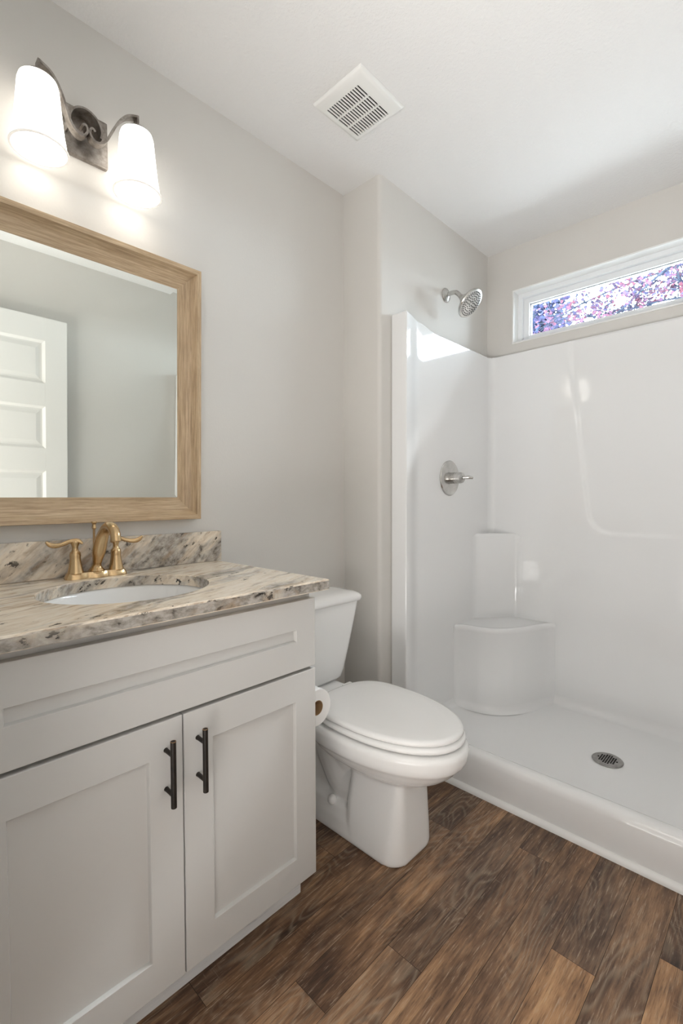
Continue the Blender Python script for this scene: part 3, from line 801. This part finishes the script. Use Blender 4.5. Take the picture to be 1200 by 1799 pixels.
crn = [(MY0, MZ0), (MY1, MZ0), (MY1, MZ1), (MY0, MZ1)]
for i, inw in enumerate(((0, 1), (-1, 0), (0, -1), (1, 0))):
    link('frame_rail' if i % 2 == 0 else 'frame_stile', frame_side(crn[i], crn[(i+1) % 4], inw), MAT['oak'], mi, True, 30)
g0, g1, gz0, gz1 = MY0+0.069, MY1-0.069, MZ0+0.069, MZ1-0.069
bm = bmesh.new()
def rect(x, i): return [Vector((x, g0+i, gz0+i)), Vector((x, g1-i, gz0+i)), Vector((x, g1-i, gz1-i)), Vector((x, g0+i, gz1-i))]
loft(bm, [rect(0.002, 0.0), rect(0.0094, 0.0), rect(0.00956, 0.025)], True, True)
link('mirror_glass', bm, MAT['mirror'], mi)
bm = bmesh.new()
for a in ((g0, g1, gz0-.001, gz0+0.0012), (g0, g1, gz1-0.0012, gz1+.001)): box(bm, 0.0075, 0.0100, a[0], a[1], a[2], a[3])
for a in ((g0-.001, g0+0.0012), (g1-0.0012, g1+.001)): box(bm, 0.0075, 0.0100, a[0], a[1], gz0, gz1)
link('shadow_gap', bm, MAT['dark'], mi)
mi.rotation_euler.y = math.radians(1.5)   # hangs tilted slightly forward

# ------------------------------------------------------------------ vanity light
LY = -1.062
vl = empty('vanity_light', (0.0, LY, 2.055)); bpy.context.view_layer.update()
tag(vl, 'two-lamp pewter wall light with lit white glass shades above the mirror', 'wall light')
AX = 0.076
link('backplate', B(0.0005, 0.016, -1.112, -0.998, 2.054, 2.184, 0.004, 3), MAT['pewter'], vl)
bm = bmesh.new()
arch = [(LY-0.006+0.040*math.cos(math.radians(a)), 2.118+0.044*math.sin(math.radians(a))) for a in range(-20, 201, 20)]
ribbon(bm, arch, 0.015, 0.058, 0.005, 5)
link('arch_band', bm, MAT['pewter'], vl, True, 40)
for s in (-1, 1):
    sp = [(0.016, 2.112), (0.010, 2.118), (0.004, 2.112), (0.004, 2.100), (0.013, 2.088), (0.027, 2.087), (0.043, 2.100), (0.056, 2.126), (0.072, 2.160), (0.094, 2.186), (0.122, 2.198)]
    xo = [-0.028, -0.028, -0.028, -0.028, -0.028, -0.027, -0.024, -0.018, -0.010, -0.003, 0.0]
    bm = bmesh.new(); ribbon(bm, [(LY+s*a, b) for a, b in sp], AX-0.012, AX+0.012, 0.006, 7, xo)
    ye = LY+s*0.122
    box(bm, AX-0.012, AX+0.012, ye-0.003, ye+0.003, 2.165, 2.201, 0.0008)
    link('arm', bm, MAT['pewter'], vl, True, 40)
    bm = bmesh.new(); lathe(bm, (AX, ye, 2.155), (0, 0, 1), [(0.030, 0), (0.032, 0.004), (0.026, 0.012), (0.010, 0.016)], 24)
    link('socket_cup', bm, MAT['pewter'], vl, True)
    bm = bmesh.new(); zt = 2.158
    po = [(0.014, zt), (0.034, zt-0.001), (0.042, zt-0.006), (0.0455, zt-0.018), (0.050, zt-0.07), (0.056, zt-0.13), (0.0605, zt-0.160), (0.0640, zt-0.172)]
    pi_ = [(r-0.003, z) for r, z in reversed(po[1:])]
    lathe(bm, (AX, ye, 0), (0, 0, 1), po+pi_, 44, cap0=False, cap1=False)
    sh_ = link('glass_shade', bm, MAT['shade'], vl, True, 50)
    bm = bmesh.new(); lathe(bm, (AX, ye, zt-0.1745), (0, 0, 1), [(0.0605, 0), (0.0655, 0), (0.0658, 0.0018), (0.0650, 0.0036), (0.0605, 0.0036), (0.0605, 0)], 44, cap0=False, cap1=False)
    link('shade_rim', bm, MAT['rim'], sh_, True, 50)
    bm = bmesh.new(); bmesh.ops.create_uvsphere(bm, u_segments=20, v_segments=12, radius=0.030)
    for v in bm.verts: v.co = Vector((AX, ye, zt-0.070))+Vector((v.co.x, v.co.y, v.co.z*1.4))
    link('bulb', bm, MAT['bulb'], sh_, True)

# ------------------------------------------------------------------ exhaust vent in the ceiling
ve = empty('exhaust_vent', (0.367, -0.31, H)); bpy.context.view_layer.update()
tag(ve, 'square white exhaust fan grille with rows of slots on the ceiling', 'vent')
vx0, vx1, vy0, vy1 = 0.260, 0.476, -0.420, -0.199
gx0, gx1, gy0, gy1 = 0.283, 0.434, -0.381, -0.223
bm = bmesh.new()
def vr_(x0, x1, y0, y1, z): return [Vector((x0, y0, z)), Vector((x1, y0, z)), Vector((x1, y1, z)), Vector((x0, y1, z))]
loft(bm, [vr_(vx0, vx1, vy0, vy1, H-0.0005), vr_(vx0+0.001, vx1-0.001, vy0+0.001, vy1-0.001, H-0.006), vr_(vx0+0.006, vx1-0.006, vy0+0.006, vy1-0.006, H-0.011), vr_(vx0+0.016, vx1-0.016, vy0+0.016, vy1-0.016, H-0.0145),
          vr_(gx0, gx1, gy0, gy1, H-0.0155), vr_(gx0, gx1, gy0, gy1, H-0.009)], False, False)
link('cover', bm, MAT['plastic'], ve, True, 40)
bm = bmesh.new(); ns = 14; pt = (gx1-gx0)/(ns+0.42)
for i in range(ns+1):
    c = gx0+pt*0.21+(i)*pt
    box(bm, c-pt*0.235, c+pt*0.235, gy0, gy1, H-0.0158, H-0.0132)
link('slats', bm, MAT['plastic'], ve)
bm = bmesh.new()
for t in (0.34, 0.67): box(bm, gx0, gx1, gy0+(gy1-gy0)*t-0.0022, gy0+(gy1-gy0)*t+0.0022, H-0.0160, H-0.0102)
link('cross_ribs', bm, MAT['plastic'], ve)
link('cavity', B(gx0-0.004, gx1+0.004, gy0-0.004, gy1+0.004, H-0.0035, H-0.0006), MAT['dark'], ve)

# ------------------------------------------------------------------ toilet
TY = -0.345
to = empty('toilet', (0.40, TY, 0.0)); bpy.context.view_layer.update()
tag(to, 'white two-piece toilet with closed lid between the vanity and shower', 'toilet')
def egg(xb, xf, hw, z, n=48, pw=2.2, kb=0.55):
    """elongated outline: blunt back, long round front"""
    xm = xb+(xf-xb)*0.42; res = []
    for i in range(n):
        a = 2*math.pi*i/n; c, s = math.cos(a), math.sin(a)
        if c >= 0: x = xm+(xf-xm)*c; y = hw*(abs(s)**0.95)*(1 if s >= 0 else -1)
        else:
            x = xm-(xm-xb)*abs(c)**kb; y = hw*(1 if s >= 0 else -1)*abs(s)**0.62
            y *= 1-0.12*abs(c)**2
        res.append(Vector((x, TY+y, z)))
    return res
def rrect(x0, x1, hw, r, z, n=8):
    res = []; y0, y1 = TY-hw, TY+hw
    for cx, cy, a0 in ((x1-r, y1-r, 0), (x0+r, y1-r, 90), (x0+r, y0+r, 180), (x1-r, y0+r, 270)):
        for i in range(n):
            a = math.radians(a0+90*i/(n-1)); res.append(Vector((cx+r*math.cos(a), cy+r*math.sin(a), z)))
    return res
bm = bmesh.new()
# bowl
bsec = [(0.385, 0.24, 0.782, 0.172), (0.381, 0.238, 0.791, 0.181), (0.370, 0.238, 0.796, 0.186), (0.345, 0.245, 0.792, 0.185), (0.330, 0.250, 0.786, 0.181), (0.318, 0.26, 0.774, 0.170), (0.300, 0.27, 0.758, 0.158), (0.280, 0.29, 0.735, 0.142), (0.258, 0.31, 0.700, 0.118), (0.235, 0.34, 0.65, 0.085), (0.20, 0.38, 0.58, 0.05)]
loft(bm, [egg(xb, xf, hw, z) for z, xb, xf, hw in bsec])
# pedestal front
psec = [(0.0, 0.40, 0.636, 0.104, 0.060), (0.012, 0.40, 0.639, 0.107, 0.060), (0.06, 0.40, 0.637, 0.102, 0.052), (0.12, 0.405, 0.634, 0.092, 0.040), (0.18, 0.415, 0.632, 0.083, 0.030), (0.243, 0.425, 0.630, 0.076, 0.022), (0.29, 0.43, 0.600, 0.06, 0.02)]
loft(bm, [rrect(x0, x1, hw, r, z) for z, x0, x1, hw, r in psec])
# foot behind it
fsec = [(0.0, 0.13, 0.50, 0.104, 0.05), (0.012, 0.13, 0.50, 0.106, 0.05), (0.05, 0.14, 0.50, 0.100, 0.05), (0.085, 0.15, 0.50, 0.088, 0.05), (0.10, 0.17, 0.5, 0.066, 0.04)]
loft(bm, [rrect(x0, x1, hw, r, z) for z, x0, x1, hw, r in fsec])
# rear column with trapway
rsec = [(0.02, 0.15, 0.40, 0.055, 0.04), (0.18, 0.14, 0.40, 0.055, 0.04), (0.30, 0.09, 0.42, 0.085, 0.05), (0.36, 0.05, 0.42, 0.115, 0.05), (0.386, 0.045, 0.40, 0.118, 0.05), (0.394, 0.05, 0.39, 0.112, 0.05)]
loft(bm, [rrect(x0, x1, hw, r, z) for z, x0, x1, hw, r in rsec])
tube(bm, [(0.52, TY, 0.23), (0.43, TY, 0.15), (0.36, TY, 0.13), (0.30, TY, 0.20), (0.25, TY, 0.27), (0.20, TY, 0.20), (0.19, TY, 0.06)], [0.06, 0.072, 0.075, 0.074, 0.072, 0.07, 0.07], 20)
bowl = link('bowl', bm, MAT['ceramic'], to, True)
md = bowl.modifiers.new('fuse', 'REMESH'); md.mode = 'VOXEL'; md.voxel_size = 0.0045; md.use_smooth_shade = True
md = bowl.modifiers.new('soften', 'SMOOTH'); md.factor = 0.5; md.iterations = 7
for s in (-1, 1):
    bm = bmesh.new(); bmesh.ops.create_uvsphere(bm, u_segments=20, v_segments=10, radius=0.0155)
    for v in bm.verts: v.co = Vector((0.352, TY+s*0.087, 0.092))+Vector((v.co.x, v.co.y, v.co.z*1.1))
    link('bolt_cap', bm, MAT['ceramic'], to, True)
# seat ring (a solid rim under the lid) and lid
bm = bmesh.new()
loft(bm, [egg(0.30, 0.772, 0.164, 0.390), egg(0.296, 0.780, 0.172, 0.392), egg(0.294, 0.784, 0.176, 0.397), egg(0.294, 0.784, 0.176, 0.402), egg(0.297, 0.780, 0.172, 0.407), egg(0.305, 0.770, 0.162, 0.409)])
link('seat_ring', bm, MAT['seat'], to, True, 60)
bm = bmesh.new()
loft(bm, [egg(0.290, 0.768, 0.164, 0.4105), egg(0.286, 0.774, 0.1695, 0.412), egg(0.284, 0.778, 0.173, 0.4165), egg(0.284, 0.7775, 0.1725, 0.422), egg(0.287, 0.773, 0.169, 0.427), egg(0.296, 0.764, 0.160, 0.4295), egg(0.33, 0.72, 0.125, 0.4315), egg(0.40, 0.64, 0.06, 0.4325)])
link('lid', bm, MAT['seat'], to, True, 60)
for s in (-1, 1):
    link('hinge', B(0.262, 0.300, TY+s*0.075-0.022, TY+s*0.075+0.022, 0.392, 0.418, 0.006, 3), MAT['seat'], to, True, 40)
# tank
bm = bmesh.new()
tsec = [(0.396, 0.040, 0.160, 0.115, 0.04), (0.400, 0.028, 0.182, 0.142, 0.045), (0.412, 0.022, 0.192, 0.154, 0.045), (0.44, 0.020, 0.196, 0.161, 0.042), (0.55, 0.016, 0.205, 0.183, 0.036), (0.65, 0.013, 0.213, 0.202, 0.032), (0.703, 0.012, 0.217, 0.211, 0.030)]
loft(bm, [rrect(x0, x1, hw, r, z) for z, x0, x1, hw, r in tsec])
link('tank', bm, MAT['ceramic'], to, True, 60)
bm = bmesh.new()
lsec = [(0.7035, 0.012, 0.224, 0.216, 0.034), (0.706, 0.008, 0.230, 0.221, 0.036), (0.716, 0.007, 0.232, 0.223, 0.037), (0.724, 0.008, 0.230, 0.221, 0.036), (0.732, 0.014, 0.221, 0.213, 0.034), (0.738, 0.028, 0.205, 0.197, 0.03), (0.7405, 0.05, 0.18, 0.17, 0.03)]
loft(bm, [rrect(x0, x1, hw, r, z) for z, x0, x1, hw, r in lsec])
link('tank_lid', bm, MAT['ceramic'], to, True, 60)

# ------------------------------------------------------------------ toilet paper on the vanity side
RX0, RX1, RY, RZ = 0.372, 0.478, -0.615, 0.503
hol = empty('paper_holder', (0.45, CY1, RZ)); bpy.context.view_layer.update()
tag(hol, 'brushed nickel toilet paper holder on the side of the vanity', 'paper holder')
bm = bmesh.new(); lathe(bm, (0.355, CY1-0.0005, RZ), (0, 1, 0), [(0.024, 0), (0.024, 0.006), (0.010, 0.012), (0.008, 0.06), (0.011, 0.066), (0.008, 0.076)], 24)
link('post', bm, MAT['nickel'], hol, True)
bm = bmesh.new(); lathe(bm, (0.355, RY, RZ+0.0085), (1, 0, 0), [(0.0065, 0), (0.0065, 0.070), (0.0080, 0.072), (0.0080, 0.076), (0.005, 0.078)], 18)
link('rod', bm, MAT['nickel'], hol, True)
ro = empty('toilet_paper_roll', (0.447, RY, RZ-0.054)); bpy.context.view_layer.update()
tag(ro, 'white toilet paper roll hanging beside the vanity cabinet side', 'toilet paper')
bm = bmesh.new()
lathe(bm, (RX0, RY, RZ), (1, 0, 0), [(0.0215, 0), (0.052, 0), (0.054, 0.002), (0.054, RX1-RX0-0.002), (0.052, RX1-RX0), (0.0215, RX1-RX0)], 48, cap0=False, cap1=False)
link('paper', bm, MAT['paper'], ro, True, 40)
bm = bmesh.new()
lathe(bm, (RX0+0.0005, RY, RZ), (1, 0, 0), [(0.0195, 0), (0.0215, 0), (0.0215, RX1-RX0-0.001), (0.0195, RX1-RX0-0.001), (0.0195, 0)], 36, cap0=False, cap1=False)
link('cardboard_core', bm, MAT['card'], ro, True, 40)

# ------------------------------------------------------------------ outside the window
struct(link('ground', B(-14, 12, YB+0.15, 22, 1.5, 1.66), MAT['ground']))
def leaf(bm, p, size):
    d = Vector((random.gauss(0, 1), random.gauss(0, 1), random.gauss(0, 0.8))).normalized(); x, y = frame_axes(d)
    a, b = x*size, y*size*0.42
    vs = [bm.verts.new(q) for q in (p, p+a*0.5+b+d*size*0.10, p+a, p+a*0.5-b+d*size*0.10)]
    bm.faces.new((vs[0], vs[1], vs[2])); bm.faces.new((vs[0], vs[2], vs[3]))
def tree(name, label, base, branches, leafmat, nleaf, spread, size, trunk_r, trunk_h):
    t = empty(name, base); bpy.context.view_layer.update(); tag(t, label, 'tree')
    b = Vector(base); bm = bmesh.new()
    tube(bm, [b, b+Vector((0.05, 0, trunk_h*0.5)), b+Vector((0, 0.05, trunk_h))], [trunk_r, trunk_r*0.8, trunk_r*0.5], 12)
    link('trunk', bm, MAT['bark'], t, True)
    fol = bmesh.new()
    for pts, r in branches:
        br = bmesh.new()
        tube(br, pts, [r*(1-0.7*i/(len(pts)-1)) for i in range(len(pts))], 8)
        sm = catmull([Vector(p) for p in pts], 10)
        for _ in range(nleaf):
            q = random.choice(sm[len(sm)//5:])
            tw = q+Vector((random.gauss(0, spread), random.gauss(0, spread), random.gauss(0, spread)))
            tube(br, [q, q.lerp(tw, 0.5)+Vector((0, 0, .015)), tw], [0.005, 0.0035, 0.0025], 4, 2)
            for k in range(random.randint(5, 9)):
                leaf(fol, q.lerp(tw, random.uniform(.3, 1.1))+Vector((random.gauss(0, .022), random.gauss(0, .022), random.gauss(0, .022))), size*random.uniform(.6, 1.2))
        link('branch', br, MAT['bark'], t, True)
    f = link('foliage', fol, leafmat, t, fix=False); f['kind'] = 'stuff'
random.seed(21)
tb = (2.3, 4.3, 1.66)
brs = [([(2.3, 4.3, 2.3), (1.5, 4.2, 3.9), (0.55, 4.0, 3.34), (0.05, 4.0, 2.97), (-0.25, 4.0, 2.80)], 0.020),
       ([(2.3, 4.3, 2.4), (1.3, 4.4, 3.0), (0.6, 4.1, 3.05), (0.2, 4.0, 3.02), (-0.2, 4.1, 3.08)], 0.016),
       ([(2.3, 4.3, 2.6), (1.2, 4.6, 3.5), (0.3, 4.5, 3.5), (-0.4, 4.4, 3.35), (-0.8, 4.4, 3.2)], 0.018),
       ([(2.3, 4.3, 2.2), (1.4, 4.1, 2.7), (0.8, 4.0, 2.95), (0.62, 4.0, 3.2), (0.60, 4.1, 3.6)], 0.022)]
tree('flowering_tree', 'purple-leaved flowering tree with thin branches outside the window', tb, brs, MAT['leaf'], 95, 0.21, 0.050, 0.09, 1.3)
sb = (-1.6, 5.9, 1.66)
brs = [([(-1.6, 5.9, 2.3+0.25*i), (-1.42+0.1*(i % 3), 5.75, 2.6+0.26*i), (-1.20+0.06*(i % 2), 5.6, 2.85+0.27*i)], 0.016) for i in range(6)]
tree('evergreen_tree', 'dense blue-grey evergreen tree at the left end of the window', sb, brs, MAT['leaf_blue'], 60, 0.17, 0.085, 0.10, 3.4)
